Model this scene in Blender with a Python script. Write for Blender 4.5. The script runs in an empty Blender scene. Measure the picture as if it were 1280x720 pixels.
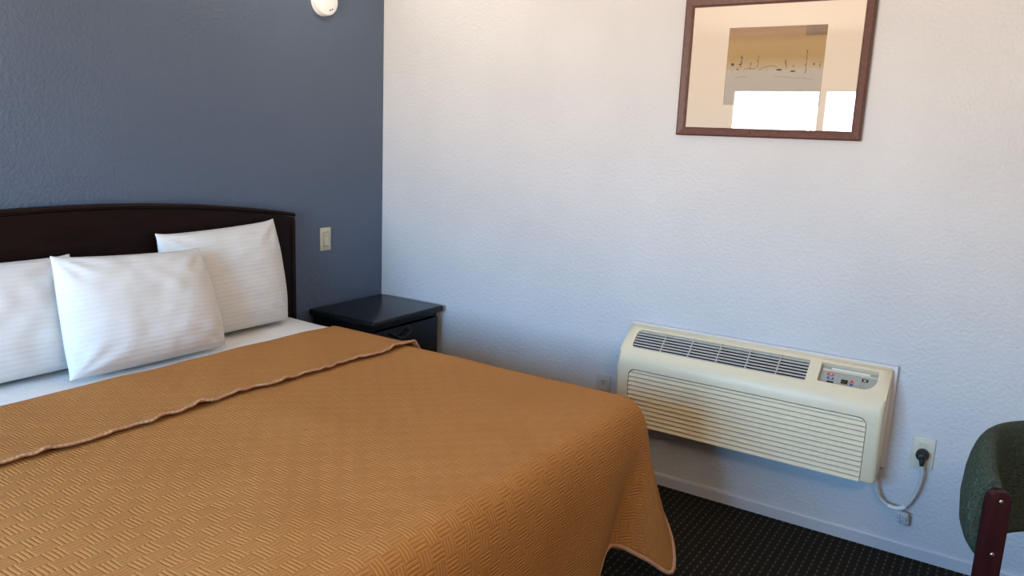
import bpy, bmesh, math, random
from mathutils import Vector, Matrix, noise
random.seed(7)
C = bpy.context.scene.collection
SC = bpy.context.scene

# ------------------------------------------------------------------ camera, sky, exposure
CAM = Vector((-3.1, -2.84115, 1.49578))
yaw, pitch, roll, FPX = 0.99948807, 0.19213618, 0.04183236, 965.0
fw = Vector((math.sin(yaw)*math.cos(pitch), math.cos(yaw)*math.cos(pitch), -math.sin(pitch)))
rt = fw.cross(Vector((0, 0, 1))).normalized(); up = rt.cross(fw)
rt2 = rt*math.cos(roll)+up*math.sin(roll); up2 = -rt*math.sin(roll)+up*math.cos(roll)
cd = bpy.data.cameras.new('camera'); cam = bpy.data.objects.new('camera', cd); C.objects.link(cam)
cd.sensor_width = 36; cd.lens = FPX/1280*36; cd.clip_start = .02
cam.matrix_world = Matrix(((rt2.x, up2.x, -fw.x, CAM.x), (rt2.y, up2.y, -fw.y, CAM.y), (rt2.z, up2.z, -fw.z, CAM.z), (0, 0, 0, 1)))
SC.camera = cam
SC.view_settings.view_transform = 'Standard'; SC.view_settings.look = 'None'
SC.view_settings.gamma = 1; SC.view_settings.use_curve_mapping = False
EXPOSURE = 0.14
SC.view_settings.exposure = EXPOSURE
try:
    SC.cycles.use_denoising = True; SC.cycles.denoiser = 'OPENIMAGEDENOISE'
    SC.cycles.max_bounces = 10; SC.cycles.diffuse_bounces = 6; SC.cycles.sample_clamp_indirect = 6
    SC.cycles.caustics_reflective = False; SC.cycles.caustics_refractive = False
except Exception: pass
SKY = 42.0                      # daylight outside the window
w = bpy.data.worlds.new('outdoors'); SC.world = w; w.use_nodes = True
nt = w.node_tree; nt.nodes.clear()
tc = nt.nodes.new('ShaderNodeTexCoord'); sx = nt.nodes.new('ShaderNodeSeparateXYZ'); rp = nt.nodes.new('ShaderNodeValToRGB')
mr = nt.nodes.new('ShaderNodeMapRange'); bg = nt.nodes.new('ShaderNodeBackground'); wo = nt.nodes.new('ShaderNodeOutputWorld')
mr.inputs[1].default_value = -1; mr.inputs[2].default_value = 1
nt.links.new(tc.outputs['Generated'], sx.inputs[0]); nt.links.new(sx.outputs['Z'], mr.inputs[0]); nt.links.new(mr.outputs[0], rp.inputs[0]); nt.links.new(rp.outputs[0], bg.inputs[0]); nt.links.new(bg.outputs[0], wo.inputs[0])
e = rp.color_ramp.elements
e[0].position = .0; e[0].color = (.74, .62, .52, 1)
e[1].position = 1; e[1].color = (.10, .29, .60, 1)
for p_, c_ in ((.48, (.74, .64, .55, 1)), (.53, (.33, .50, .68, 1)), (.62, (.15, .36, .64, 1))):
    k = rp.color_ramp.elements.new(p_); k.color = c_
bg.inputs[1].default_value = SKY
# window opening of the left wall
WX = -4.4; WY0, WY1, WZ0, WZ1 = -2.14, -.40, .72, 2.06
for a, b, c, d in ((WY0, WY1, WZ0, WZ1),):
    pl = bpy.data.lights.new('daylight_portal', 'AREA'); pl.shape = 'RECTANGLE'; pl.size = d-c; pl.size_y = b-a
    pl.cycles.is_portal = True
    po = bpy.data.objects.new('daylight_portal', pl); C.objects.link(po)
    po.location = (WX-.10, (a+b)/2, (c+d)/2)
    po.rotation_euler = (0, -math.pi/2, 0)       # faces into the room
# warm room lamp near the ceiling at the front of the room
lp = bpy.data.lights.new('room_lamp', 'POINT'); lp.shadow_soft_size = .16; lp.color = (1, .78, .58); lp.energy = 33
lo_ = bpy.data.objects.new('room_lamp', lp); C.objects.link(lo_); lo_.location = (-2.5, -3.4, 1.95)

# small ceiling lamp above the head end of the room
lp = bpy.data.lights.new('ceiling_lamp', 'POINT'); lp.shadow_soft_size = .05; lp.color = (1, .90, .78); lp.energy = 4.6
lo_ = bpy.data.objects.new('ceiling_lamp', lp); C.objects.link(lo_); lo_.location = (-.56, -.50, 2.38)

# ------------------------------------------------------------------ materials
def mat(name, col, rough=.6, metal=0, spec=.5):
    m = bpy.data.materials.new(name); m.use_nodes = True
    b = m.node_tree.nodes['Principled BSDF']
    b.inputs['Base Color'].default_value = (*col, 1); b.inputs['Roughness'].default_value = rough
    b.inputs['Metallic'].default_value = metal; b.inputs['Specular IOR Level'].default_value = spec
    return m
def N(m, t, **kw):
    n = m.node_tree.nodes.new(t)
    for k, v in kw.items(): setattr(n, k, v)
    return n
def L(m, a, b): m.node_tree.links.new(a, b)
def BS(m): return m.node_tree.nodes['Principled BSDF']
def coords(m, uv=False):
    return N(m, 'ShaderNodeTexCoord').outputs['UV' if uv else 'Object']
def math_(m, op, a, b=None, c=None):
    n = N(m, 'ShaderNodeMath', operation=op)
    for i, x in enumerate((a, b, c)):
        if x is None: continue
        if isinstance(x, (int, float)): n.inputs[i].default_value = x
        else: L(m, x, n.inputs[i])
    return n.outputs[0]
def bump(m, h, dist, strength=1.0):
    b = N(m, 'ShaderNodeBump'); b.inputs['Strength'].default_value = strength; b.inputs['Distance'].default_value = dist
    L(m, h, b.inputs['Height']); L(m, b.outputs[0], BS(m).inputs['Normal']); return b
def noise_(m, co, scale, detail=2, rough=.5):
    n = N(m, 'ShaderNodeTexNoise'); n.inputs['Scale'].default_value = scale; n.inputs['Detail'].default_value = detail
    n.inputs['Roughness'].default_value = rough
    if co is not None: L(m, co, n.inputs['Vector'])
    return n.outputs[0]
def ramp(m, f, stops):
    r = N(m, 'ShaderNodeValToRGB'); el = r.color_ramp.elements
    while len(el) < len(stops): el.new(.5)
    for q, (p_, c_) in zip(el, stops): q.position = p_; q.color = (*c_, 1)
    L(m, f, r.inputs[0]); return r.outputs[0]
def paint(name, col, rough, var=.04, bd=.0045):
    m = mat(name, col, rough); co = coords(m)
    big = noise_(m, co, 2.2, 3)
    lo = tuple(c*(1-var) for c in col); hi = tuple(min(1, c*(1+var)) for c in col)
    L(m, ramp(m, big, [(.3, lo), (.7, hi)]), BS(m).inputs['Base Color'])
    h = noise_(m, co, 75, 3, .55)
    bump(m, h, bd, .8)
    return m
M = {}
M['wall_white'] = paint('white_wall_paint', (.56, .565, .58), .55)
M['wall_blue'] = paint('slate_blue_wall_paint', (.086, .118, .178), .36)
M['ceiling'] = paint('ceiling_paint', (.80, .77, .72), .8)
M['trim'] = paint('trim_paint', (.52, .53, .56), .45, bd=.0008)
# carpet: dark loops with rows of olive flecks
m = mat('dark_flecked_carpet', (.012, .010, .008), .95, spec=.15); co = coords(m); s = N(m, 'ShaderNodeSeparateXYZ'); L(m, co, s.inputs[0])
fy = math_(m, 'ABSOLUTE', math_(m, 'SUBTRACT', math_(m, 'FRACT', math_(m, 'MULTIPLY', s.outputs[1], 1/.028)), .5))
fx = math_(m, 'ABSOLUTE', math_(m, 'SUBTRACT', math_(m, 'FRACT', math_(m, 'MULTIPLY', s.outputs[0], 1/.034)), .5))
nz = noise_(m, co, 160, 2)
ly = math_(m, 'LESS_THAN', math_(m, 'ADD', fy, math_(m, 'MULTIPLY', nz, .12)), .17)
lx = math_(m, 'LESS_THAN', math_(m, 'ADD', fx, math_(m, 'MULTIPLY', nz, .2)), .38)
fl = math_(m, 'MULTIPLY', math_(m, 'MULTIPLY', ly, lx), .8)
mx = N(m, 'ShaderNodeMix', data_type='RGBA'); L(m, fl, mx.inputs[0])
L(m, ramp(m, noise_(m, co, 220, 2), [(.35, (.006, .005, .004)), (.7, (.024, .020, .015))]), mx.inputs[6]); mx.inputs[7].default_value = (.085, .075, .045, 1)
L(m, mx.outputs[2], BS(m).inputs['Base Color']); bump(m, noise_(m, co, 300, 2), .004, .8); M['carpet'] = m
# quilted bedspread: basket weave of stitched lines, uv in metres
def quilt(name, col):
    m = mat(name, col, .85, spec=.12); co = coords(m, True); s = N(m, 'ShaderNodeSeparateXYZ')
    wn = N(m, 'ShaderNodeTexNoise'); wn.inputs['Scale'].default_value = 14; L(m, co, wn.inputs['Vector'])
    ad = N(m, 'ShaderNodeVectorMath', operation='MULTIPLY_ADD'); L(m, wn.outputs['Color'], ad.inputs[0]); ad.inputs[1].default_value = (.008, .008, 0); L(m, co, ad.inputs[2])
    L(m, ad.outputs[0], s.inputs[0])
    c_ = .041
    u = math_(m, 'MULTIPLY', s.outputs[0], 1/c_); v = math_(m, 'MULTIPLY', s.outputs[1], 1/c_)
    par = math_(m, 'FLOORED_MODULO', math_(m, 'ADD', math_(m, 'FLOOR', u), math_(m, 'FLOOR', v)), 2)
    fu = math_(m, 'FRACT', u); fv = math_(m, 'FRACT', v)
    def groove(f, n):   # narrow stitched channels
        a = math_(m, 'ABSOLUTE', math_(m, 'SUBTRACT', math_(m, 'FRACT', math_(m, 'MULTIPLY', f, n)), .5))
        return math_(m, 'SMOOTH_MIN', math_(m, 'MULTIPLY', a, 3.2), 1.0, .3)
    g = N(m, 'ShaderNodeMix', data_type='FLOAT'); L(m, par, g.inputs[0]); L(m, groove(fu, 4), g.inputs[2]); L(m, groove(fv, 4), g.inputs[3])
    h = math_(m, 'ADD', g.outputs[0], math_(m, 'MULTIPLY', noise_(m, co, 260, 2), .45))
    bump(m, h, .0022, .8)
    cc = ramp(m, g.outputs[0], [(.0, tuple(x*.66 for x in col)), (.32, col)])
    big = noise_(m, co, 3.0, 3)
    mx = N(m, 'ShaderNodeMix', data_type='RGBA', blend_type='MULTIPLY'); mx.inputs[0].default_value = 1; L(m, cc, mx.inputs[6])
    L(m, ramp(m, big, [(.3, (.93, .92, .90)), (.7, (1, 1, 1))]), mx.inputs[7]); L(m, mx.outputs[2], BS(m).inputs['Base Color'])
    return m
M['spread'] = quilt('copper_quilted_cotton', (.50, .225, .068))
m = mat('pink_tan_binding', (.50, .27, .15), .7); co = coords(m, True); s = N(m, 'ShaderNodeSeparateXYZ'); L(m, co, s.inputs[0])
bump(m, math_(m, 'SINE', math_(m, 'MULTIPLY', s.outputs[0], 420)), .001, .6); M['binding'] = m
# white cotton with satin stripes
m = mat('white_striped_cotton', (.80, .80, .79), .75, spec=.3); co = coords(m, True); s = N(m, 'ShaderNodeSeparateXYZ'); L(m, co, s.inputs[0])
sw = math_(m, 'SINE', math_(m, 'MULTIPLY', s.outputs[1], 2*math.pi/.017))
L(m, ramp(m, math_(m, 'MULTIPLY_ADD', sw, .5, .5), [(.35, (.695, .695, .68)), (.65, (.72, .72, .705))]), BS(m).inputs['Base Color'])
bump(m, math_(m, 'ADD', math_(m, 'MULTIPLY', noise_(m, co, 9, 3), 2.5), math_(m, 'MULTIPLY', sw, .35)), .0012, .55); M['pillow'] = m
m = mat('white_bed_linen', (.80, .79, .77), .8, spec=.3); co = coords(m); bump(m, noise_(m, co, 14, 3), .008, .5); M['sheet'] = m
M['mattress'] = mat('mattress_ticking', (.6, .6, .58), .8)
M['box'] = mat('dark_box_spring_cloth', (.03, .028, .026), .9)
def wood(name, a, b, rough, scale=(3, 40, 40)):
    m = mat(name, a, rough); co = coords(m); mp = N(m, 'ShaderNodeMapping'); mp.inputs['Scale'].default_value = scale; L(m, co, mp.inputs[0])
    L(m, ramp(m, noise_(m, mp.outputs[0], 1.5, 4), [(.3, a), (.7, b)]), BS(m).inputs['Base Color']); return m
M['headboard'] = wood('dark_espresso_veneer', (.008, .0032, .003), (.013, .0055, .0045), .5)
BS(M['headboard']).inputs['Specular IOR Level'].default_value = .12
M['night'] = wood('black_brown_lacquer', (.005, .005, .006), (.008, .007, .009), .25)
BS(M['night']).inputs['Specular IOR Level'].default_value = .2
M['frame_wood'] = wood('reddish_brown_frame_wood', (.085, .033, .024), (.125, .052, .038), .45)
M['cherry'] = wood('dark_cherry_wood', (.026, .0045, .006), (.042, .008, .009), .4, (40, 40, 4))
BS(M['cherry']).inputs['Specular IOR Level'].default_value = .25
M['brass'] = mat('dark_aged_metal', (.05, .045, .04), .35, .9)
M['ac'] = paint('beige_abs_plastic', (.78, .68, .48), .42, .02, .0003)
M['ac_slat'] = mat('pale_grey_slat_plastic', (.55, .53, .50), .45)
M['ac_dark'] = mat('dark_interior', (.012, .011, .010), .8)
M['sleeve'] = mat('pale_grey_metal_sleeve', (.62, .62, .65), .45)
M['ctrl'] = mat('grey_control_overlay', (.36, .36, .32), .5)
M['white_pl'] = mat('white_plastic', (.90, .89, .87), .45)
M['ivory'] = mat('ivory_plastic', (.56, .53, .42), .45)
M['almond'] = mat('pale_almond_plastic', (.48, .46, .43), .45)
M['black'] = mat('black_rubber', (.012, .012, .012), .5)
M['slot'] = mat('dark_slot', (.02, .018, .016), .8)
M['red'] = mat('red_print', (.55, .05, .06), .5); M['blue'] = mat('blue_print', (.03, .13, .26), .5)
M['navy'] = mat('navy_print', (.05, .09, .25), .5); M['lcd'] = mat('dark_lcd', (.03, .03, .015), .2)
M['print_white'] = mat('white_print', (.75, .75, .73), .5)
M['cord'] = mat('grey_white_vinyl_cord', (.52, .53, .52), .5)
m = mat('printed_foil_tag', (.6, .58, .6), .35); co = coords(m); L(m, ramp(m, noise_(m, co, 260, 2), [(.42, (.28, .25, .28)), (.55, (.72, .70, .72))]), BS(m).inputs['Base Color']); M['tag'] = m
M['mat'] = mat('cream_mat_board', (.95, .81, .66), .9)
M['steel'] = mat('dull_bolt_steel', (.45, .42, .40), .4, 1)
M['alu'] = mat('white_aluminium_frame', (.7, .7, .68), .4)
# chair fabric : green with small dark geometric motif
m = mat('green_patterned_upholstery', (.05, .075, .06), .9, spec=.2); co = coords(m, True)
vo = N(m, 'ShaderNodeTexVoronoi', distance='CHEBYCHEV'); vo.inputs['Scale'].default_value = 95; vo.inputs['Randomness'].default_value = .35; L(m, co, vo.inputs['Vector'])
tri = math_(m, 'PINGPONG', math_(m, 'MULTIPLY', vo.outputs['Distance'], 4.2), .5)
L(m, ramp(m, math_(m, 'ADD', tri, math_(m, 'MULTIPLY', noise_(m, co, 300, 2), .25)), [(.2, (.018, .026, .020)), (.42, (.050, .070, .050)), (.65, (.085, .108, .080))]), BS(m).inputs['Base Color'])
bump(m, noise_(m, co, 400, 2), .002, .7); M['green'] = m
# thin clear pane
def pane(name, refl):
    m = bpy.data.materials.new(name); m.use_nodes = True; t = m.node_tree; t.nodes.clear()
    o = t.nodes.new('ShaderNodeOutputMaterial'); tr = t.nodes.new('ShaderNodeBsdfTransparent'); gl = t.nodes.new('ShaderNodeBsdfGlossy'); gl.inputs['Roughness'].default_value = .0
    mx = t.nodes.new('ShaderNodeMixShader'); lw = t.nodes.new('ShaderNodeFresnel'); lw.inputs[0].default_value = 1.5
    ml = t.nodes.new('ShaderNodeMath'); ml.operation = 'MULTIPLY'; ml.inputs[1].default_value = refl
    t.links.new(lw.outputs[0], ml.inputs[0]); t.links.new(ml.outputs[0], mx.inputs[0]); t.links.new(tr.outputs[0], mx.inputs[1]); t.links.new(gl.outputs[0], mx.inputs[2]); t.links.new(mx.outputs[0], o.inputs[0])
    return m
M['glass'] = pane('clear_glass', 1.6); M['winglass'] = pane('window_glass', 1.0)

# ------------------------------------------------------------------ mesh helpers
def link(name, bm, m=None, parent=None, smooth=None, kind=None):
    me = bpy.data.meshes.new(name)
    bmesh.ops.recalc_face_normals(bm, faces=bm.faces[:]) if smooth != 'keep' else None
    bm.to_mesh(me); bm.free()
    o = bpy.data.objects.new(name, me); C.objects.link(o)
    if m: me.materials.append(m)
    if smooth:
        me.polygons.foreach_set('use_smooth', [True]*len(me.polygons))
        if isinstance(smooth, (int, float)) and smooth is not True: me.set_sharp_from_angle(angle=math.radians(smooth))
    if parent: put(o, parent)
    if kind: o['kind'] = kind
    return o
def put(o, parent):
    o.parent = parent
    o.matrix_parent_inverse = Matrix.Translation(-parent.location)   # vertices are in world metres
def thing(name, label, cat, loc=(0, 0, 0), group=None):
    o = bpy.data.objects.new(name, None); C.objects.link(o); o.location = loc; o.empty_display_size = .05
    return tag(o, label, cat, group)
def tag(o, label, cat, group=None):
    o['label'] = label; o['category'] = cat
    if group: o['group'] = group
    return o
def box(bm, a, b, bev=0, seg=2):
    x0, y0, z0 = [min(p, q) for p, q in zip(a, b)]; x1, y1, z1 = [max(p, q) for p, q in zip(a, b)]
    v = [bm.verts.new(p) for p in ((x0, y0, z0), (x1, y0, z0), (x1, y1, z0), (x0, y1, z0), (x0, y0, z1), (x1, y0, z1), (x1, y1, z1), (x0, y1, z1))]
    f = [bm.faces.new([v[i] for i in q]) for q in ((3, 2, 1, 0), (4, 5, 6, 7), (0, 1, 5, 4), (1, 2, 6, 5), (2, 3, 7, 6), (3, 0, 4, 7))]
    if bev:
        ed = list({e for q in f for e in q.edges}); bmesh.ops.bevel(bm, geom=ed, offset=bev, segments=seg, profile=.5, affect='EDGES')
def bxo(name, a, b, m, parent=None, bev=0, seg=2, kind=None):
    bm = bmesh.new(); box(bm, a, b, bev, seg); return link(name, bm, m, parent, 35 if bev else None, kind)
def prism(bm, poly, fn, d0, d1, bev_caps=(0, 0), seg=3):
    """poly: 2-D outline; fn(u,v,d)->xyz ; extruded from d0 to d1"""
    a = [bm.verts.new(fn(u, v, d0)) for u, v in poly]; b = [bm.verts.new(fn(u, v, d1)) for u, v in poly]
    fa = bm.faces.new(a[::-1]); fb = bm.faces.new(b); n = len(poly)
    for i in range(n): bm.faces.new((a[i], a[(i+1) % n], b[(i+1) % n], b[i]))
    for f, o_ in ((fa, bev_caps[0]), (fb, bev_caps[1])):
        if o_: bmesh.ops.bevel(bm, geom=list(f.edges), offset=o_, segments=seg, profile=.5, affect='EDGES')
def rrect(u0, v0, u1, v1, r, n=6):
    """rounded rectangle; r one radius or four (bl, br, tr, tl)"""
    if not isinstance(r, (tuple, list)): r = (r,)*4
    o = []
    for (cx, cy, a0), q in zip(((u0, v0, 180), (u1, v0, 270), (u1, v1, 0), (u0, v1, 90)), r):
        sx_ = 1 if cx == u0 else -1; sy_ = 1 if cy == v0 else -1
        k_ = n if q > 0 else 0
        for i in range(k_+1):
            t = math.radians(a0 + 90*(i/max(k_, 1))); o.append((cx+sx_*q+q*math.cos(t), cy+sy_*q+q*math.sin(t)))
    return o
def tube(bm, pts, r, n=8, closed=False, flat=1.0, upv=None):
    uvl = bm.loops.layers.uv.verify()
    pts = [Vector(p) for p in pts]; rings = []; K = len(pts); s_ = 0; S = [0]
    for i in range(1, K): s_ += (pts[i]-pts[i-1]).length; S.append(s_)
    nrm = None
    for i, p in enumerate(pts):
        t = (pts[min(i+1, K-1)]-pts[max(i-1, 0)]).normalized()
        if upv is not None: nrm = Vector(upv)
        elif nrm is None: nrm = Vector((0, 0, 1)) if abs(t.z) < .9 else Vector((1, 0, 0))
        b = t.cross(nrm).normalized(); nrm = b.cross(t).normalized()
        rr = r[i] if isinstance(r, (list, tuple)) else r
        rings.append([bm.verts.new(p+(b*math.cos(2*math.pi*k/n)+nrm*flat*math.sin(2*math.pi*k/n))*rr) for k in range(n)])
    for i in range(K-1):
        for k in range(n):
            f = bm.faces.new((rings[i][k], rings[i][(k+1) % n], rings[i+1][(k+1) % n], rings[i+1][k]))
            for l, uv in zip(f.loops, ((S[i], k/n), (S[i], (k+1)/n), (S[i+1], (k+1)/n), (S[i+1], k/n))): l[uvl].uv = uv
    bm.faces.new(rings[0][::-1]); bm.faces.new(rings[-1])
def lathe(bm, prof, fn, n=32):
    """prof: (radius, height); fn(x,y,h)->xyz"""
    rings = [[bm.verts.new(fn(r*math.cos(2*math.pi*k/n), r*math.sin(2*math.pi*k/n), h)) for k in range(n)] for r, h in prof]
    for i in range(len(prof)-1):
        for k in range(n): bm.faces.new((rings[i][k], rings[i][(k+1) % n], rings[i+1][(k+1) % n], rings[i+1][k]))
    bm.faces.new(rings[0][::-1]); bm.faces.new(rings[-1])
def spline(pts, n):
    """Catmull-Rom through pts, n samples per span"""
    pts = [Vector(p) for p in pts]; o = []
    P_ = [pts[0]*2-pts[1]]+pts+[pts[-1]*2-pts[-2]]
    for i in range(1, len(P_)-2):
        a, b, c, d = P_[i-1:i+3]
        for k in range(n):
            t = k/n; o.append(.5*((2*b)+(c-a)*t+(2*a-5*b+4*c-d)*t*t+(3*b-a-3*c+d)*t**3))
    o.append(pts[-1]); return o
def cut(o, cutters):
    """boolean-difference the bmeshes in cutters from o, baked to its mesh"""
    tmp = []
    for bm in cutters:
        c = link('cutter', bm); tmp.append(c)
        md = o.modifiers.new('b', 'BOOLEAN'); md.operation = 'DIFFERENCE'; md.object = c; md.solver = 'EXACT'
    bpy.context.view_layer.update()
    dg = bpy.context.evaluated_depsgraph_get()
    me = bpy.data.meshes.new_from_object(o.evaluated_get(dg)); o.modifiers.clear(); o.data = me
    for c in tmp: bpy.data.objects.remove(c)
    me.polygons.foreach_set('use_smooth', [True]*len(me.polygons)); me.set_sharp_from_angle(angle=math.radians(32))

# ------------------------------------------------------------------ room
FY, CZ, T = -4.3, 2.44, .12
bxo('floor', (WX-T, FY-T, -.1), (T, T, 0), M['carpet'], kind='structure')
bxo('ceiling', (WX-T, FY-T, CZ), (T, T, CZ+.1), M['ceiling'], kind='structure')
bxo('wall_back', (WX-T, 0, 0), (0, T, CZ), M['wall_blue'], kind='structure')
bxo('wall_right', (0, FY-T, 0), (T, T, CZ), M['wall_white'], kind='structure')
bxo('wall_front', (WX-T, FY-T, 0), (0, FY, CZ), M['wall_white'], kind='structure')
bm = bmesh.new()
box(bm, (WX-T, FY, 0), (WX, WY0, CZ)); box(bm, (WX-T, WY1, 0), (WX, 0, CZ)); box(bm, (WX-T, WY0, 0), (WX, WY1, WZ0)); box(bm, (WX-T, WY0, WZ1), (WX, WY1, CZ))
link('wall_left', bm, M['wall_white'], kind='structure')
# window in the left wall : frame with one mullion
bm = bmesh.new(); f_ = .04; mY = -1.25
box(bm, (WX-.08, WY0, WZ0), (WX-.03, WY0+f_, WZ1)); box(bm, (WX-.08, WY1-f_, WZ0), (WX-.03, WY1, WZ1)); box(bm, (WX-.08, WY0, WZ0), (WX-.03, WY1, WZ0+f_)); box(bm, (WX-.08, WY0, WZ1-f_), (WX-.03, WY1, WZ1))
box(bm, (WX-.08, mY-.028, WZ0), (WX-.03, mY+.028, WZ1))
wn_ = link('window_1', bm, M['alu'], kind='structure')
bxo('window_pane', (WX-.06, WY0+.02, WZ0+.02), (WX-.056, WY1-.02, WZ1-.02), M['winglass'], wn_)
# painted baseboard
bm = bmesh.new()
prism(bm, [(0, 0), (.011, 0), (.011, .044), (.007, .052), (0, .054)], lambda u, v, d: (-u, d, v), FY, 0); link('baseboard_right', bm, M['trim'], kind='structure')
bm = bmesh.new()
prism(bm, [(0, 0), (.011, 0), (.011, .044), (.007, .052), (0, .054)], lambda u, v, d: (d, -u, v), WX, -.011); link('baseboard_back', bm, M['wall_blue'], kind='structure')

# ------------------------------------------------------------------ bed
BXR, BXL, BYF, BT = -.70, -2.62, -1.90, .645          # right, left, foot of the bed, height of the made top
bed = thing('bed', 'wide bed with dark brown arched headboard against the blue wall', 'bed', (-1.66, -1.0, 0))
HC, HW = -1.66, 1.012
def arch(x, t=0): return 1.195-.080*((x-HC))**2 - t
xs = [HC-HW+2*HW*i/48 for i in range(49)]
bm = bmesh.new()
prism(bm, [(x, arch(x, .02)) for x in xs]+[(HC+HW, .25), (HC-HW, .25)], lambda u, v, d: (u, d, v), -.05, -.008, (0, 0))
hb = link('headboard', bm, M['headboard'], bed, 30)
bm = bmesh.new()   # arched cap moulding
uvl = None
pr = [(-.052, -.018), (-.056, -.014), (-.057, -.006), (-.052, 0), (-.012, 0), (-.006, -.006), (-.006, -.018)]
rings = [[bm.verts.new((x, y, arch(x)+z)) for y, z in pr] for x in xs]
for i in range(len(xs)-1):
    for k in range(len(pr)): bm.faces.new((rings[i][k], rings[i][(k+1) % len(pr)], rings[i+1][(k+1) % len(pr)], rings[i+1][k]))
bm.faces.new(rings[0][::-1]); bm.faces.new(rings[-1]); link('top_rail', bm, M['headboard'], hb, 40)
for sx_ in (1, -1):
    bxo('post', (HC+sx_*(HW-.022), -.054, 0), (HC+sx_*(HW+.003), -.006, arch(HC+HW)-.03), M['headboard'], hb, .004)
bm = bmesh.new(); prism(bm, rrect(BXL+.05, BYF+.06, BXR-.04, -.075, .05), lambda u, v, d: (u, v, d), .40, .632, (.03, .03)); link('mattress', bm, M['mattress'], bed, 40)
bm = bmesh.new(); prism(bm, rrect(BXL+.08, BYF+.10, BXR-.07, -.08, .03), lambda u, v, d: (u, v, d), .10, .395, (.008, .008)); link('box_spring', bm, M['box'], bed, 40)
for px_, py_ in ((BXR-.15, -.2), (BXL+.15, -.2), (BXR-.15, BYF+.2), (BXL+.15, BYF+.2)):
    bxo('leg', (px_-.03, py_-.03, 0), (px_+.03, py_+.03, .102), M['black'], bed, .004)
# white sheet over the mattress at the head end
bm = bmesh.new()
nx, ny = 70, 24; x0, x1 = BXL-.0, BXR+.002; y0, y1 = -.62, -.068
def sheet_pt(i, j):
    s_ = i/nx; y = y0+(y1-y0)*j/ny
    # along the cross-section: hang, shoulder, flat, shoulder, hang
    H = .16; W = x1-x0; tot = W+2*H; a = s_*tot
    if a < H: x, z = x0-.004, BT-.012-(H-a)
    elif a > H+W: x, z = x1+.004, BT-.012-(a-H-W)
    else:
        x = x0+(a-H); dd = min(a-H, W-(a-H)); r_ = .045
        z = BT-.007 - (r_-math.sqrt(max(0, r_*r_-(r_-min(dd, r_))**2)))
    z += .004*noise.noise(Vector((x*5, y*7, 1)))
    return (x, y, z)
g = [[bm.verts.new(sheet_pt(i, j)) for j in range(ny+1)] for i in range(nx+1)]
for i in range(nx):
    for j in range(ny): bm.faces.new((g[i][j], g[i+1][j], g[i+1][j+1], g[i][j+1]))
sh = link('bed_sheet', bm, M['sheet'], None, True); tag(sh, 'plain white sheet showing between the pillows and the copper bedspread', 'sheet')
md = sh.modifiers.new('thick', 'SOLIDIFY'); md.thickness = .003; md.offset = -1

# --- bedspread
YF = -.60   # head-side fold line handled below
FOLD_Y, EDGE_Y = -.385, -.845
spread = thing('bedspread', 'copper brown quilted bedspread folded down below the pillows', 'bedspread', (-1.66, -1.1, .6))
def smooth(t): t = max(0, min(1, t)); return t*t*(3-2*t)
def top_z(x, y):
    z = BT + .006*noise.noise(Vector((x*2.3, y*2.1, 4.))) + .004*noise.noise(Vector((x*6, y*5, 9.)))
    return z
RIN = .085    # rounded shoulder starts this far in from the edge
def top_edge():
    """plan outline of the bed edge from head right to foot left: list of (pos, normal)"""
    o = []; rc = .10
    n1 = 44
    for i in range(n1): o.append((Vector((BXR, FOLD_Y+(BYF+rc-FOLD_Y)*i/n1)), Vector((1, 0))))
    for i in range(25):
        a = math.radians(-90*i/24); o.append((Vector((BXR-rc+rc*math.cos(a), BYF+rc+rc*math.sin(a))), Vector((math.cos(a), math.sin(a)))))
    n2 = 50
    for i in range(1, n2+1): o.append((Vector((BXR-rc+(BXL-BXR+rc)*i/n2, BYF)), Vector((0, -1))))
    return o
TE = top_edge()
cum = [0]
for a, b in zip(TE, TE[1:]): cum.append(cum[-1]+(b[0]-a[0]).length)
# hem control: (outline parameter, x, y, z)
S_c0 = cum[44]; S_c1 = cum[68]
HEM = [(0, -.690, -.385, .345), (.5, -.682, -.88, .34), (1.0, -.672, -1.36, .335), (S_c0-.12, -.652, -1.70, .345), (S_c0+.01, -.640, -1.86, .31), (S_c0+.05, -.690, -1.99, .16), (S_c0+.085, -.765, -2.035, .065),
       (S_c1-.025, -.835, -1.965, .12), (S_c1+.03, -.915, -1.872, .175), (S_c1+.075, -.985, -1.868, .12), (S_c1+.2, -1.10, -1.905, .07), (S_c1+.5, -1.4, -1.90, .06), (S_c1+1.0, -1.9, -1.91, .06), (cum[-1], -2.62, -1.9, .06)]
def hem_at(s_):
    for i in range(len(HEM)-1):
        if s_ <= HEM[i+1][0]+1e-9: break
    a, b = HEM[i], HEM[i+1]; pa = HEM[max(i-1, 0)]; nb = HEM[min(i+2, len(HEM)-1)]
    h = b[0]-a[0]; t = (s_-a[0])/h
    o = []
    for k in (1, 2, 3):
        ma = (b[k]-pa[k])/(b[0]-pa[0]) if b[0] != pa[0] else 0; mb = (nb[k]-a[k])/(nb[0]-a[0])
        if pa is a: ma = (b[k]-a[k])/h
        if nb is b: mb = (b[k]-a[k])/h
        o.append((2*t**3-3*t*t+1)*a[k]+(t**3-2*t*t+t)*h*ma+(-2*t**3+3*t*t)*b[k]+(t**3-t*t)*h*mb)
    return Vector(o)
bm = bmesh.new(); uvl = bm.loops.layers.uv.verify(); uvmap = {}
NT = 30
cols = []
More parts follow.
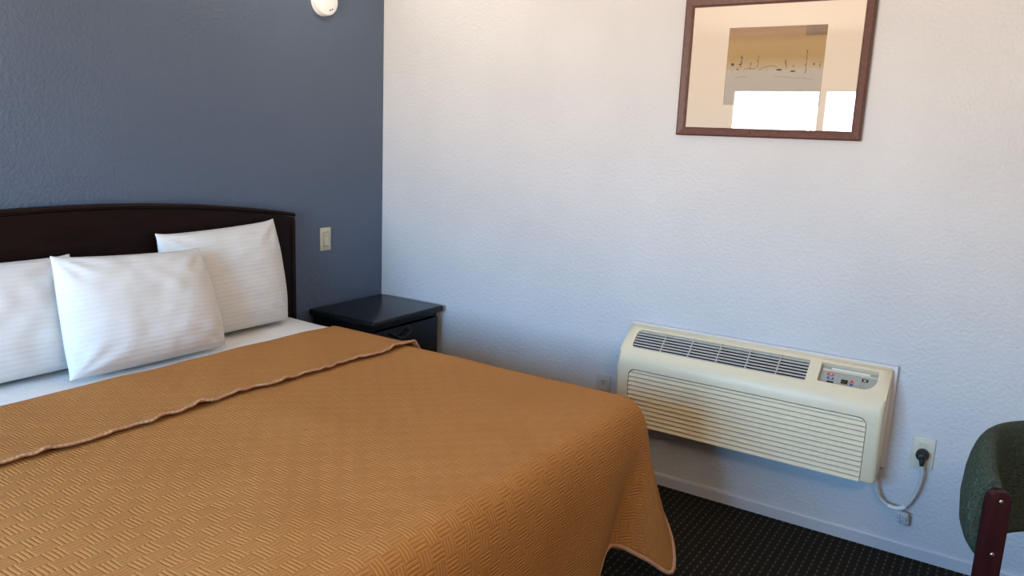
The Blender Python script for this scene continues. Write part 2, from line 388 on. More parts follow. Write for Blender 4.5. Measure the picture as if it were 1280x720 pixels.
for (p, n_), s_ in zip(TE, cum):
    inn = p - n_*RIN; tz = top_z(inn.x, inn.y)
    P0 = Vector((inn.x, inn.y, tz)); P1 = Vector((p.x+n_.x*.004, p.y+n_.y*.004, BT+.004))
    hm = hem_at(s_)
    # bezier over the shoulder to the point where it starts to hang, then straight on to the hem
    P3 = Vector((p.x+n_.x*.012, p.y+n_.y*.012, BT-.10)); P3 = P3.lerp(hm, .12)
    col = []; arc = 0; last = P0
    for k in range(NT+1):
        t = k/NT
        if t < .4:
            q = t/.4; b_ = (1-q)**2*P0+2*q*(1-q)*P1+q*q*P3
        else:
            q = (t-.4)/.6
            tan = (P3-P1)*.55
            h00 = 2*q**3-3*q*q+1; h10 = q**3-2*q*q+q; h01 = -2*q**3+3*q*q; h11 = q**3-q*q
            b_ = P3*h00+tan*h10+hm*h01+(hm-P3)*h11
            b_ += Vector((n_.x, n_.y, 0))*(.010*q*math.sin(s_*11+1.3)*(1-abs(2*q-1)*.4))*(1 if s_ > S_c1+.2 or s_ < S_c0-.2 else 0)
        arc += (b_-last).length; last = b_
        v = bm.verts.new(b_); uvmap[v] = (inn.x+n_.x*arc, inn.y+n_.y*arc); col.append(v)
    cols.append(col)
def quad(vs):
    f = bm.faces.new(vs)
    for l in f.loops: l[uvl].uv = uvmap[l.vert]
for i in range(len(cols)-1):
    for k in range(NT): quad((cols[i][k], cols[i][k+1], cols[i+1][k+1], cols[i+1][k]))
# flat top: fill each x-row between the inner right edge and the left side
inner = [c[0] for c in cols]
rows = inner[:44]            # right side, head to foot
xlft = BXL
grid = []
NXg = 60
for v in rows:
    r_ = [v]
    for k in range(1, NXg+1):
        x = v.co.x+(xlft-v.co.x)*k/NXg; q = bm.verts.new((x, v.co.y, top_z(x, v.co.y))); uvmap[q] = (x, v.co.y); r_.append(q)
    grid.append(r_)
for a, b in zip(grid, grid[1:]):
    for k in range(NXg): quad((a[k], b[k], b[k+1], a[k+1]))
# last strip between final row and the foot inner edge (corner fan + foot line)
ft = inner[44:]
lastrow = grid[-1]
i = j = 0
while i < len(lastrow)-1 or j < len(ft)-1:
    if j == len(ft)-1 or (i < len(lastrow)-1 and (lastrow[i+1].co-ft[j].co).length < (lastrow[i].co-ft[j+1].co).length):
        tri = (lastrow[i], ft[j], lastrow[i+1]); i += 1
    else:
        tri = (lastrow[i], ft[j], ft[j+1]); j += 1
    try: quad(tri)
    except ValueError: pass
quilt_o = link('quilt', bm, M['spread'], spread, True)
md = quilt_o.modifiers.new('thick', 'SOLIDIFY'); md.thickness = .006; md.offset = -1
bm = bmesh.new(); tube(bm, [hem_at(cum[-1]*i/400)+Vector((0, 0, .004)) for i in range(401)], .0075, 8); link('hem_binding', bm, M['binding'], spread, True)
# folded-down band at the head
bm = bmesh.new(); uvl = bm.loops.layers.uv.verify(); uvmap = {}
NS, NY = 110, 26
def edge_wave(x): return .016*noise.noise(Vector((x*6, 0, 2)))+.012*noise.noise(Vector((x*19, 5, 2)))
def band_pt(a, j):
    """a: metres across from the right hem of the band; j 0 head fold ... 1 loose edge"""
    ye = EDGE_Y+edge_wave(-a)
    y = FOLD_Y+(ye-FOLD_Y)*j
    lift = .011+.004*smooth((j-.85)/.15)+(.020*max(0, noise.noise(Vector((a*9, 3, 0))))+.012*max(0, noise.noise(Vector((a*22, 8, 0)))))*smooth((j-.85)/.15)
    if j < .06: lift = -.004+.015*math.sin(min(1, j/.06)*math.pi/2)
    hang = .30
    x0 = BXR-.0; 
    if a < hang:
        q = hang-a; x = BXR+.016+.006*math.sin(y*9)*q/hang; z = BT-.06-q; n = 1
    else:
        d = a-hang; R_ = .085; arc = R_*math.pi/2
        if d < arc:
            th = d/R_; x = BXR+.016-R_*(1-math.cos(th)); z = BT-.06+(.06+lift)*math.sin(th)
        else: x = BXR+.016-R_-(d-arc); z = top_z(x, y)+lift
    return Vector((x, y, z))
TOTA = .30+.085*math.pi/2+(BXR-.069-BXL)
gg = []
for i in range(NS+1):
    # finer sampling at the shoulder
    t = i/NS; a = TOTA*t
    r_ = []
    for j in range(NY+1):
        jj = (j/NY)
        v = bm.verts.new(band_pt(a, jj)); uvmap[v] = (-a, v.co.y); r_.append(v)
    gg.append(r_)
for i in range(NS):
    for j in range(NY): quad((gg[i][j], gg[i][j+1], gg[i+1][j+1], gg[i+1][j]))
fb = link('folded_band', bm, M['spread'], spread, True)
md = fb.modifiers.new('thick', 'SOLIDIFY'); md.thickness = .007; md.offset = -1
bm = bmesh.new(); tube(bm, [band_pt(TOTA*i/500, 1.0)+Vector((0, -.003, 0)) for i in range(501)], .0042, 8); link('fold_binding', bm, M['binding'], spread, True)

# ------------------------------------------------------------------ pillows
def pillow(name, label, tl, tr, br, bl, th, seed, pinch=.03, loose='r'):
    tl, tr, br, bl = map(Vector, (tl, tr, br, bl)); bm = bmesh.new(); uvl = bm.loops.layers.uv.verify(); n = 44; m_ = 34
    nrm = ((tr-tl).cross(bl-tl)).normalized()
    if nrm.y > 0: nrm = -nrm
    Wd = (tr-tl).length; Hd = (bl-tl).length
    def P(i, j, side):
        u = -1+2*i/n; v = -1+2*j/m_
        u_ = math.copysign(abs(u)**.8, u); v_ = math.copysign(abs(v)**.8, v)
        # concave edges between pointed corners
        uu = u_*(1+(.055 if u > 0 else .02)*(1-v_**4)*abs(u_)**3); vv = v_*(1-(pinch if v_ < 0 else -.01)*(1-u_*u_)*abs(v_)**3)
        ear = (abs(u_)*abs(v_))**12; uu *= 1+.03*ear; vv *= 1+.05*ear*(1 if v_ < 0 else 0)
        a = (uu+1)/2; b = (vv+1)/2
        p = (tl*(1-b)+bl*b)*(1-a)+(tr*(1-b)+br*b)*a
        t = th*((1-abs(u_)**3.6)*(1-abs(v_)**3.2))**.60
        t *= 1+.04*noise.noise(Vector((u_*2+seed, v_*2, 0)))+.12*v_    # fuller towards the bottom
        q = noise.noise(Vector((u_*4, v_*4+seed, side*3)))*.006*(1-max(abs(u_), abs(v_))**6)
        # soft creases fanning from the corners
        cr = 0
        for cu, cv in ((-1, -1), (1, -1), (1, 1), (-1, 1)):
            dx, dy = u_-cu, v_-cv; rr = math.hypot(dx, dy); an = math.atan2(dy, dx)
            cr += .0035*math.sin(an*11+seed*3)*math.exp(-((rr-.35)/.25)**2)
        d = t*(1.0 if side > 0 else .55)+q+cr*(1 if t > .004 else 0)
        return p+nrm*d*side, (a*Wd, b*Hd)
    for side in (1, -1):
        gr = []
        for i in range(n+1):
            row = []
            for j in range(m_+1):
                p, uv = P(i, j, side); row.append((bm.verts.new(p), uv))
            gr.append(row)
        for i in range(n):
            for j in range(m_):
                q = [gr[i][j], gr[i+1][j], gr[i+1][j+1], gr[i][j+1]]
                if side < 0: q = q[::-1]
                f = bm.faces.new([x[0] for x in q])
                for l, x in zip(f.loops, q): l[uvl].uv = x[1]
    bmesh.ops.remove_doubles(bm, verts=bm.verts[:], dist=.0006)
    o = link(name, bm, M['pillow'], None, True)
    md = o.modifiers.new('sub', 'SUBSURF'); md.levels = 1; md.render_levels = 1
    return tag(o, label, 'pillow', 'white pillows on the bed')
pillow('pillow', 'white pillow leaning on the headboard at its right end, nearest the nightstand', (-1.366, -.085, 1.074), (-.800, -.080, 1.095), (-.815, -.185, .655), (-1.37, -.185, .655), .085, 1.7)
pillow('pillow', 'white pillow propped in front, overlapping both other pillows', (-1.815, -.20, 1.047), (-1.272, -.21, 1.025), (-1.262, -.345, .655), (-1.852, -.345, .655), .085, 4.2)
pillow('pillow', 'white pillow at far left, cut by the photo edge and partly behind the middle pillow', (-2.30, -.09, 1.04), (-1.70, -.09, 1.03), (-1.70, -.20, .655), (-2.32, -.20, .655), .085, 8.9)

# ------------------------------------------------------------------ nightstand
ns = thing('nightstand', 'dark nightstand in the corner between the bed and the white wall', 'nightstand', (-.29, -.23, 0))
X0, X1, Y0, Y1, ZT = -.543, -.022, -.452, -.018, .635
bm = bmesh.new(); prism(bm, rrect(X0, Y0, X1, Y1, .012, 3), lambda u, v, d: (u, v, d), ZT-.030, ZT, (.006, .010), 3); link('top', bm, M['night'], ns, 35)
bm = bmesh.new(); a, b, c, d = X0+.025, X1-.025, Y0+.03, Y1-.01
box(bm, (a, c, .07), (a+.018, d, ZT-.03)); box(bm, (b-.018, c, .07), (b, d, ZT-.03)); box(bm, (a+.018, d-.012, .07), (b-.018, d, ZT-.03)); box(bm, (a+.018, c, .07), (b-.018, d-.012, .09)); box(bm, (a+.018, c, ZT-.05), (b-.018, d-.012, ZT-.03))
link('carcass', bm, M['night'], ns)
bxo('plinth', (a+.01, c+.02, 0), (b-.01, d, .07), M['night'], ns, .003)
for zb, zt in ((.355, .580), (.095, .345)):
    dr = bxo('drawer', (a+.005, c-.016, zb), (b-.005, c+.002, zt), M['night'], ns, .005)
    zc = zt-.022 if zt > .5 else (zb+zt)/2+.02; xc = (a+b)/2-.066 if zt > .5 else (a+b)/2; xc = (X0+X1)/2-.07 if False else xc
    bm = bmesh.new(); yf = c-.016; w_ = .062
    tube(bm, spline([(xc-w_, yf, zc), (xc-w_, yf-.018, zc), (xc-w_*.75, yf-.024, zc-.014), (xc-w_*.3, yf-.024, zc-.026), (xc+w_*.3, yf-.024, zc-.026), (xc+w_*.75, yf-.024, zc-.014), (xc+w_, yf-.018, zc), (xc+w_, yf, zc)], 5), .004, 8)
    for q in (-1, 1): lathe(bm, [(.012, 0), (.012, .003), (.006, .006)], lambda x, y, h, q=q: (xc+q*w_+x, yf-h, zc+y), 14)
    link('handle', bm, M['brass'], dr, 40)

# ------------------------------------------------------------------ wall air conditioner
ac = thing('air_conditioner', 'beige wall air conditioner mounted low on the white wall', 'air conditioner', (-.08, -2.02, .305))
AY0, AY1 = -2.548, -1.502
prof = [(.0205, .303), (.0205, .720), (.026, .7185), (.032, .7135), (.136, .6225), (.146, .611), (.153, .597), (.157, .580), (.158, .556), (.152, .318), (.149, .308), (.140, .303)]
bm = bmesh.new(); prism(bm, prof, lambda u, v, d: (-u, d, v), AY0, AY1)
caps = [f for f in bm.faces if len(f.verts) == len(prof)]
ed = [e_ for f in caps for e_ in f.edges if not all(abs(v.co.x+.0205) < 1e-4 for v in e_.verts)]
bmesh.ops.bevel(bm, geom=ed, offset=.016, segments=4, profile=.5, affect='EDGES')
cab = link('cabinet', bm, M['ac'], ac, 32)
# slanted top frame: s along slope from upper lip, n outward
sd = Vector((-.104, 0, -.091)).normalized(); nn = Vector((-.091, 0, .104)).normalized(); so = Vector((-.032, 0, .7135))
def slant(y, s_, d): return so+sd*s_+nn*d+Vector((0, y, 0))
G = (-2.262, .018, -1.546, .117)   # y0,s0,y1,s1
c1 = bmesh.new(); prism(c1, rrect(G[0], G[1], G[2], G[3], (.004, .02, .02, .004)), slant, -.035, .03)
K = (-2.506, .018, -2.304, .105)
c2 = bmesh.new(); prism(c2, rrect(K[0], K[1], K[2], K[3], (.004, .004, .006, .045), 8), slant, -.028, .03)
LP = (-2.500, .304, -1.556, .553)  # louvre opening
c3 = bmesh.new(); prism(c3, rrect(LP[0], LP[1]-.02, LP[2], LP[3], (0, 0, .03, .03)), lambda u, v, d: (-d, u, v), .125, .2)
cut(cab, [c1, c2, c3])
bm = bmesh.new()
prism(bm, rrect(G[0]+.001, G[1]+.001, G[2]-.001, G[3]-.001, (.004, .02, .02, .004)), slant, -.0345, -.032); link('grille_backing', bm, M['ac_dark'], ac)
bm = bmesh.new()   # air grille: long slats and thin cross ribs
for i in range(7):
    s_ = G[1]+.0075+i*(G[3]-G[1]-.013)/6
    prism(bm, [(s_-.0046, -.006), (s_+.0050, -.0015), (s_+.0050, -.0040), (s_-.0040, -.010)], lambda u, v, d: slant(d, u, v), G[0]+.0015, G[2]-.0015)
for i in range(1, 6):
    y = G[2]+(G[0]-G[2])*(i/6+.012)
    box_pts = [(y-.0018, G[1]+.001), (y+.0018, G[1]+.001), (y+.0018, G[3]-.001), (y-.0018, G[3]-.001)]
    prism(bm, box_pts, slant, -.018, -.001)
link('air_grille', bm, M['ac_slat'], ac)
# louvred front panel
bm = bmesh.new()
def fx(z): return .158-.006*(.556-z)/.238
nl = 12; zt, zb = LP[3]-.004, .3045; pitch_ = (zt-.010-zb)/nl
outline = []
outline = [(fx(zt)-.010, zt), (fx(zt)-.002, zt)]
z = zt-.010; outline.append((fx(z)-.001, z))
for i in range(nl):
    z0 = zt-.010-i*pitch_
    outline += [(fx(z0)-.020, z0-.0002), (fx(z0)-.020, z0-.0034), (fx(z0)-.0065, z0-.0042), (fx(z0-pitch_)+.0005, z0-pitch_+.0042), (fx(z0-pitch_)+.0005, z0-pitch_+.0006)]
outline += [(.126, zb), (.126, zt)]
prism(bm, outline, lambda u, v, d: (-u, d, v), LP[0]+.0025, LP[2]-.0025)
fp = link('front_panel', bm, M['ac'], ac)
cc = bmesh.new(); prism(cc, rrect(-3, -1, 0, 2, 0), lambda u, v, d: (-d, u, v), .08, .3)
kk = bmesh.new(); prism(kk, rrect(LP[0]+.0025, LP[1]-.05, LP[2]-.0025, zt, (0, 0, .028, .028)), lambda u, v, d: (-d, u, v), .05, .35)
kko = link('cutter', kk); md = fp.modifiers.new('b', 'BOOLEAN'); md.operation = 'INTERSECT'; md.object = kko; md.solver = 'EXACT'; cc.free()
bpy.context.view_layer.update(); me_ = bpy.data.meshes.new_from_object(fp.evaluated_get(bpy.context.evaluated_depsgraph_get())); fp.modifiers.clear(); fp.data = me_; bpy.data.objects.remove(kko)
# control panel
bm = bmesh.new(); prism(bm, rrect(K[0]+.001, K[1]+.001, K[2]-.001, K[3]-.001, (.004, .004, .006, .044), 8), slant, -.0275, -.022); cp = link('control_panel', bm, M['ctrl'], ac)
def cpad(name, y0, s0, y1, s1, m_, h=.002, base=-.022, par=None):
    bm = bmesh.new(); prism(bm, rrect(y0, s0, y1, s1, .0015, 2), slant, base, base+h); return link(name, bm, m_, par or cp)
KY, KS = K[2], K[1]
cpad('label_strip', K[0]+.03, KS+.004, KY-.035, KS+.012, M['print_white'])
cpad('panel_ledge', K[0]+.004, KS+.016, KY-.008, KS+.020, M['ac'], .004)
b1 = cpad('heat_button', KY-.050, KS+.030, KY-.026, KS+.040, M['red']); cpad('button_mark', KY-.044, KS+.0335, KY-.034, KS+.0365, M['print_white'], .0006, -.020, b1)
b2 = cpad('cool_button', KY-.052, KS+.047, KY-.028, KS+.057, M['blue']); cpad('button_mark', KY-.046, KS+.0505, KY-.036, KS+.0535, M['print_white'], .0006, -.020, b2)
cpad('off_button', KY-.054, KS+.065, KY-.030, KS+.075, M['black'])
cpad('display', KY-.103, KS+.048, KY-.079, KS+.066, M['lcd'])
for nm, pts, m_ in (('warmer_arrow', [(-.124, .055), (-.108, .055), (-.116, .042)], 'red'), ('cooler_arrow', [(-.124, .060), (-.116, .072), (-.108, .060)], 'navy')):
    bm = bmesh.new(); prism(bm, [(KY+u, KS+v) for u, v in pts], slant, -.022, -.0205); link(nm, bm, M[m_], cp)
b3 = cpad('fan_button', KY-.170, KS+.030, KY-.148, KS+.041, M['black']); cpad('button_mark', KY-.164, KS+.0345, KY-.154, KS+.0385, M['print_white'], .0006, -.020, b3)
bm = bmesh.new()
for i in range(3):
    for j in range(2): prism(bm, rrect(KY-.150-j*.006-.003*j, KS+.047+i*.008, KY-.1475-j*.010, KS+.0495+i*.008, .0005, 1), slant, -.022, -.0213)
link('printed_dots', bm, M['slot'], cp)
# wall sleeve
bm = bmesh.new(); box(bm, (-.020, AY0-.016, .330), (-.0005, AY1+.003, .727), .002, 1); link('wall_sleeve', bm, M['sleeve'], ac, 35)
# cord, plug and tag
cord = spline([(-.05, -2.530, .315), (-.045, -2.543, .272), (-.040, -2.556, .228), (-.037, -2.585, .200), (-.037, -2.623, .193), (-.036, -2.655, .212), (-.036, -2.680, .272), (-.038, -2.690, .335), (-.042, -2.685, .385)], 8)
bm = bmesh.new(); tube(bm, cord, .0064, 10); pc = link('power_cord', bm, M['cord'], ac, True)
bm = bmesh.new(); lathe(bm, [(.016, 0), (.0215, .002), (.0215, .022), (.019, .028), (.012, .034), (.011, .040), (.004, .042)], lambda x, y, h: (-.0075-h, -2.681+x, .415+y), 24)
tube(bm, [(-.034, -2.682, .412), (-.041, -2.684, .398), (-.0415, -2.685, .380)], [.012, .010, .007], 12); link('plug', bm, M['black'], pc, 40)
mid = [p for p in cord if -2.652 < p.y < -2.592 and p.z < .222]
bm = bmesh.new(); tube(bm, mid, .0085, 12); link('cord_sleeve', bm, M['print_white'], pc, True)
bm = bmesh.new(); n_ = 6
g0 = [[bm.verts.new((-.036-.004*math.sin(j*.9)+.002*i, -2.627-.040*i/2-.006*j/n_*1.0, .190-.052*j/n_-.008*i/2)) for j in range(n_+1)] for i in range(3)]
for i in range(2):
    for j in range(n_): bm.faces.new((g0[i][j], g0[i][j+1], g0[i+1][j+1], g0[i+1][j]))
tg = link('cord_tag', bm, M['tag'], pc, True); md = tg.modifiers.new('thick', 'SOLIDIFY'); md.thickness = .0008

# ------------------------------------------------------------------ wall plates
def plate_mesh(u0, v0, u1, v1, fn, holes=()):
    bm = bmesh.new(); prism(bm, rrect(u0, v0, u1, v1, .003, 2), fn, .0005, .0065, (0, .003), 2); return bm
R = lambda u, v, d: (-d, u, v)                     # on the right wall
t = thing('wall_outlet', 'ivory wall outlet right of the air conditioner with the black plug in it', 'outlet', (0, -2.681, .355))
link('cover_plate', plate_mesh(-2.719, .356, -2.643, .478, R), M['ivory'], t, 35)
for zz in (.390, .443):
    bm = bmesh.new(); prism(bm, rrect(-2.698, zz-.014, -2.664, zz+.014, .010, 4), R, .0066, .0075); r_ = link('receptacle', bm, M['ivory'], t)
for zz in (.4695, .3645):
    bm = bmesh.new(); lathe(bm, [(.003, 0), (.003, .001)], lambda x, y, h: (-.0065-h, -2.681+x, zz+y), 10); link('screw', bm, M['almond'], t)
t = thing('wall_outlet', 'grey outlet plate low on the wall between the bed and the air conditioner', 'outlet', (0, -1.372, .335))
link('cover_plate', plate_mesh(-1.406, .334, -1.338, .449, R), M['almond'], t, 35)
for zz in (.414, .370):
    bm = bmesh.new(); prism(bm, rrect(-1.389, zz-.0145, -1.355, zz+.0145, .010, 4), R, .0066, .0085); r_ = link('receptacle', bm, M['almond'], t)
    bm = bmesh.new()
    for q in (-.0065, .0065): prism(bm, rrect(-1.372+q-.0018, zz-.001, -1.372+q+.0018, zz+.008, 0), R, .0086, .009)
    lathe(bm, [(.003, .0086), (.003, .009)], lambda x, y, h: (-h, -1.372+x, zz-.007+y), 10); link('slots', bm, M['slot'], r_)
Bk = lambda u, v, d: (u, -d, v)                    # on the back wall
t = thing('light_switch', 'ivory light switch on the blue wall above the nightstand', 'light switch', (-.405, 0, .91))
LX, LZ = -.412, .965
link('cover_plate', plate_mesh(LX-.0345, LZ-.057, LX+.0345, LZ+.057, Bk), M['ivory'], t, 35)
bm = bmesh.new(); prism(bm, rrect(LX-.0185, LZ-.0355, LX+.0185, LZ+.0355, .002, 2), Bk, .0065, .0069); link('opening_gap', bm, M['brass'], t)
bm = bmesh.new(); prism(bm, rrect(LX-.017, LZ-.034, LX+.017, LZ+.034, .002, 2), Bk, .0066, .009, (0, .001), 1); sw_ = link('dimmer_body', bm, M['ivory'], t)
bm = bmesh.new(); prism(bm, [(LZ-.031, .009), (LZ-.031, .018), (LZ+.010, .011), (LZ+.010, .009)], lambda u, v, d: (d, -v, u), LX-.011, LX+.013); link('rocker', bm, M['ivory'], sw_)
bm = bmesh.new(); prism(bm, rrect(LX-.013, LZ+.016, LX+.013, LZ+.030, .001, 1), Bk, .009, .017); link('slider', bm, M['ivory'], sw_)

# ------------------------------------------------------------------ smoke detector
t = thing('smoke_detector', 'round white smoke detector high on the blue wall', 'smoke detector', (-.425, 0, 2.085))
DX, DZ = -.425, 2.085
D = lambda x, y, h: (DX+x, -.0005-h, DZ+y)
bm = bmesh.new(); lathe(bm, [(.068, 0), (.068, .012), (.066, .014)], D, 48); link('mounting_base', bm, M['white_pl'], t, 35)
bm = bmesh.new(); lathe(bm, [(.060, .0142), (.0665, .016), (.0675, .030), (.064, .038), (.056, .042), (.020, .044), (.018, .0425)], D, 48); hs = link('housing', bm, M['white_pl'], t, 35)
bm = bmesh.new(); lathe(bm, [(.013, .0426), (.012, .0455)], D, 24); link('test_button', bm, M['white_pl'], hs, 35)
for q in ((.012, -.042), (.024, -.036)):
    bm = bmesh.new(); lathe(bm, [(.0035, .0425), (.003, .0445)], lambda x, y, h: (DX+q[0]+x, -.0005-h, DZ+q[1]+y), 12); link('indicator', bm, M['slot'], hs)

# ------------------------------------------------------------------ framed picture
FYa, FYb, FZ0, FZ1, FW = -2.335, -1.632, 1.535, 2.065, .033
pic = thing('framed_picture', 'framed abstract print in a wide cream mat above the air conditioner', 'picture', (0, (FYa+FYb)/2, FZ0))
bm = bmesh.new()
pr = [(0, .001), (0, .024), (.006, .028), (.026, .022), (FW, .018), (FW, .001)]   # inward, outward from wall
cs = [((FYa, FZ0), (1, 1)), ((FYb, FZ0), (-1, 1)), ((FYb, FZ1), (-1, -1)), ((FYa, FZ1), (1, -1))]
rg = [[bm.verts.new((-d, c_[0]+s_[0]*i_, c_[1]+s_[1]*i_)) for i_, d in pr] for c_, s_ in cs]
for a in range(4):
    for k in range(len(pr)): bm.faces.new((rg[a][k], rg[a][(k+1) % len(pr)], rg[(a+1) % 4][(k+1) % len(pr)], rg[(a+1) % 4][k]))
fr = link('frame', bm, M['frame_wood'], pic)
bm = bmesh.new(); lathe(bm, [(.0035, .0200), (.0035, .0262)], lambda x, y, h: (-h, -1.935+x, FZ0+.017+y), 12); link('frame_screw', bm, M['slot'], fr)
PY0, PY1, PZ0, PZ1 = -2.178, -1.814, 1.658, 1.950
bm = bmesh.new()
Am = (FYa+FW-.004, FZ0+FW-.004, FYb-FW+.004, FZ1-FW+.004)
box(bm, (-.006, Am[0], Am[1]), (-.009, PY0, Am[3])); box(bm, (-.006, PY1, Am[1]), (-.009, Am[2], Am[3])); box(bm, (-.006, PY0, Am[1]), (-.009, PY1, PZ0)); box(bm, (-.006, PY0, PZ1), (-.009, PY1, Am[3]))
link('mat_board', bm, M['mat'], pic)
# abstract print: ochre sky, pale ground, scattered dark strokes
m = mat('abstract_print', (.5, .33, .18), .9); co = coords(m, True); s = N(m, 'ShaderNodeSeparateXYZ'); L(m, co, s.inputs[0]); U, V = s.outputs[0], s.outputs[1]
nz = noise_(m, co, 5, 4); vv = math_(m, 'ADD', V, math_(m, 'MULTIPLY', math_(m, 'SUBTRACT', nz, .5), .06))
base = ramp(m, vv, [(0, (.56, .50, .44)), (.44, (.60, .53, .44)), (.485, (.60, .46, .28)), (.62, (.52, .35, .15)), (.80, (.55, .37, .17)), (.93, (.42, .26, .13)), (1, (.34, .18, .10))])
def rectmask(u0, u1, v0, v1):
    a = math_(m, 'MULTIPLY', math_(m, 'GREATER_THAN', U, u0), math_(m, 'LESS_THAN', U, u1)); b = math_(m, 'MULTIPLY', math_(m, 'GREATER_THAN', V, v0), math_(m, 'LESS_THAN', V, v1)); return math_(m, 'MULTIPLY', a, b)
dn = noise_(m, co, 60, 3)
blk = math_(m, 'MULTIPLY', rectmask(.79, 1.0, .875, 1.0), math_(m, 'MULTIPLY_ADD', dn, 1.6, -.15))
mx = N(m, 'ShaderNodeMix', data_type='RGBA'); L(m, blk, mx.inputs[0]); L(m, base, mx.inputs[6]); mx.inputs[7].default_value = (.16, .10, .07, 1)
L(m, mx.outputs[2], BS(m).inputs['Base Color']); M['print'] = m
bm = bmesh.new(); uvl = bm.loops.layers.uv.verify()
box(bm, (-.0025, PY0-.012, PZ0-.012), (-.0055, PY1+.012, PZ1+.012))
for f in bm.faces:
    for l in f.loops: l[uvl].uv = ((PY1-l.vert.co.y)/(PY1-PY0), (l.vert.co.z-PZ0)/(PZ1-PZ0))
pr_ = link('print', bm, M['print'], pic)
bm = bmesh.new(); rnd = random.Random(3)
def P2(u, v): return (PY1-(PY1-PY0)*u, PZ0+(PZ1-PZ0)*v)
def blob(u, v, ru, rv, rot=0, n=9):
    c_ = P2(u, v); pts = []
    for k in range(n):
        a = 2*math.pi*k/n; j = rnd.uniform(.75, 1.2); x = ru*math.cos(a)*j; y = rv*math.sin(a)*j
        pts.append((c_[0]+(PY1-PY0)*(x*math.cos(rot)-y*math.sin(rot)), c_[1]+(PY1-PY0)*(x*math.sin(rot)+y*math.cos(rot))))
    prism(bm, pts, R, .00555, .0058)
for u, v, hgt in ((.155, .50, .13), (.255, .47, .08), (.33, .50, .15), (.62, .49, .10), (.825, .42, .26), (.965, .49, .07)):    # upright broken strokes
    z = 0
    while z < hgt:
        blob(u+rnd.uniform(-.006, .006), v+z, rnd.uniform(.002, .006), rnd.uniform(.008, .016)); z += rnd.uniform(.018, .035)
for u, v, a, b in ((.06, .53, .018, .014), (.14, .53, .012, .010), (.12, .465, .012, .008), (.56, .455, .036, .009), (.70, .435, .028, .009), (.90, .52, .010, .010), (.70, .50, .007, .008)): blob(u, v, a, b)
for i in range(24): blob(rnd.uniform(.04, .45), .455+rnd.uniform(-.03, .05), .003, .003)
for a, b in (((.36, .46), (.44, .50)), ((.44, .50), (.53, .49)), ((.10, .35), (.22, .37)), ((.2, .47), (.3, .465)), ((.52, .37), (.70, .35)), ((.70, .35), (.9, .33))):
    for k in range(9):
        t_ = k/8; blob(a[0]+(b[0]-a[0])*t_, a[1]+(b[1]-a[1])*t_+.008*math.sin(t_*3.1), .008, .0022)
link('ink_strokes', bm, mat('dark_ink', (.10, .07, .05), .9), pr_)
bxo('glass', (-.0125, FYa+FW-.003, FZ0+FW-.003), (-.0145, FYb-FW+.003, FZ1-FW+.003), M['glass'], pic)

# ------------------------------------------------------------------ armchair at the right edge
ch = thing('armchair', 'green patterned chair with dark red wooden posts at the right edge', 'chair', (-.76, -3.12, 0))
CX, CY = -.823, -3.140; RO = .30; TH = .058
NEAR, FAR = 116, -6; FD = math.radians(55)
fx_, fy_ = -math.cos(FD), -math.sin(FD)            # the way the chair faces
bm = bmesh.new(); uvl = bm.loops.layers.uv.verify()
na = 48
sec = []
for k in range(28):
    a = 2*math.pi*k/28; sec.append((math.copysign(abs(math.cos(a))**.7, math.cos(a)), math.copysign(abs(math.sin(a))**.62, math.sin(a))))
rings = []
for i in range(na+1):
    q = i/na; a = math.radians(NEAR+(FAR-NEAR)*q); e_ = math.sin(math.pi*q)
    zt_ = .722+.070*smooth(e_*1.3); zb_ = .478
    en = min(1, max(0, min(q, 1-q)/.06)); endt = .72+.28*math.sqrt(1-(1-en)**2)
    ring = []
    for (r_, z_) in sec:
        rad = RO-TH/2+r_*TH/2*endt*(1-.25*max(0, -z_)**3)+.018*(1-z_*z_)*(1 if r_ > 0 else .2)-.028*max(0, -z_)**3
        zz = (zt_+zb_)/2+z_*(zt_-zb_)/2*(.93+.07*endt)
        ring.append(bm.verts.new((CX+rad*math.cos(a), CY+rad*math.sin(a), zz)))
    rings.append(ring)
ns_ = len(sec)
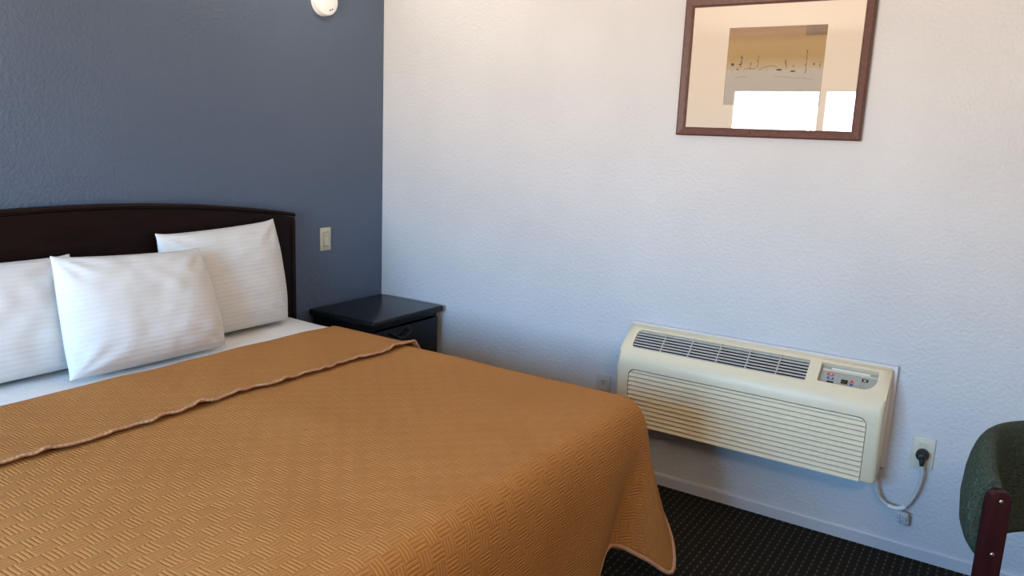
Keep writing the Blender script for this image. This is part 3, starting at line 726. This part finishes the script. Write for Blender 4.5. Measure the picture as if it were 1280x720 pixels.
for i in range(na):
    for k in range(ns_):
        f = bm.faces.new((rings[i][k], rings[i][(k+1) % ns_], rings[i+1][(k+1) % ns_], rings[i+1][k]))
        for l, (ii, kk_) in zip(f.loops, ((i, k), (i, k+1), (i+1, k+1), (i+1, k))): l[uvl].uv = (ii*.0135, kk_*.021)
for r_ in (rings[0][::-1], rings[-1]):
    f = bm.faces.new(r_)
    for l in f.loops: l[uvl].uv = (l.vert.co.y, l.vert.co.z)
link('backrest', bm, M['green'], ch, 60)
def loc(u, v, z):      # u to the chair's side, v forwards
    return (CX+fx_*v-fy_*u, CY+fy_*v+fx_*u, z)
bm = bmesh.new(); uvl = bm.loops.layers.uv.verify()
prism(bm, rrect(-.205, -.13, .205, .33, .06), lambda u, v, d: loc(u, v, d), .375, .440, (.02, .03), 4)
for f in bm.faces:
    for l in f.loops: l[uvl].uv = (l.vert.co.x, l.vert.co.y+l.vert.co.z)
link('seat', bm, M['green'], ch, 40)
bm = bmesh.new(); prism(bm, rrect(-.195, -.12, .195, .31, .05), lambda u, v, d: loc(u, v, d), .315, .3745, (.004, .004), 2); link('seat_rail', bm, M['cherry'], ch, 35)
for an, sg in ((NEAR, 1), (FAR, -1)):
    a = math.radians(an); rd = Vector((math.cos(a), math.sin(a), 0)); tg_ = Vector((-math.sin(a), math.cos(a), 0))*sg   # radial, and outwards along the arc's end
    base = Vector((CX, CY, 0))+rd*.270+tg_*.004
    fnp = lambda u, v, d: tuple(base+rd*u+tg_*d+Vector((0, 0, v)))
    po_ = [(-.026, 0), (.022, 0), (.026, .40), (.027, .664), (.023, .690), (.012, .700), (-.012, .700), (-.023, .690), (-.027, .664), (-.027, .40)]
    bm = bmesh.new(); prism(bm, po_, fnp, 0, .028, (.003, .003), 2)
    lg = link('leg', bm, M['cherry'], ch, 35)
    for zz in (.676, .536):
        bm = bmesh.new(); lathe(bm, [(.005, .0282), (.005, .0295), (.003, .031)], lambda x, y, h: fnp(x, zz+y, h), 16); link('bolt', bm, M['steel'], lg, 35)
for sg in (-1, 1):
    bm = bmesh.new(); prism(bm, rrect(sg*.185-.022, .255, sg*.185+.022, .295, .004, 2), lambda u, v, d: loc(u, v, d), 0, .316, (.002, .002), 2); link('leg', bm, M['cherry'], ch, 35)
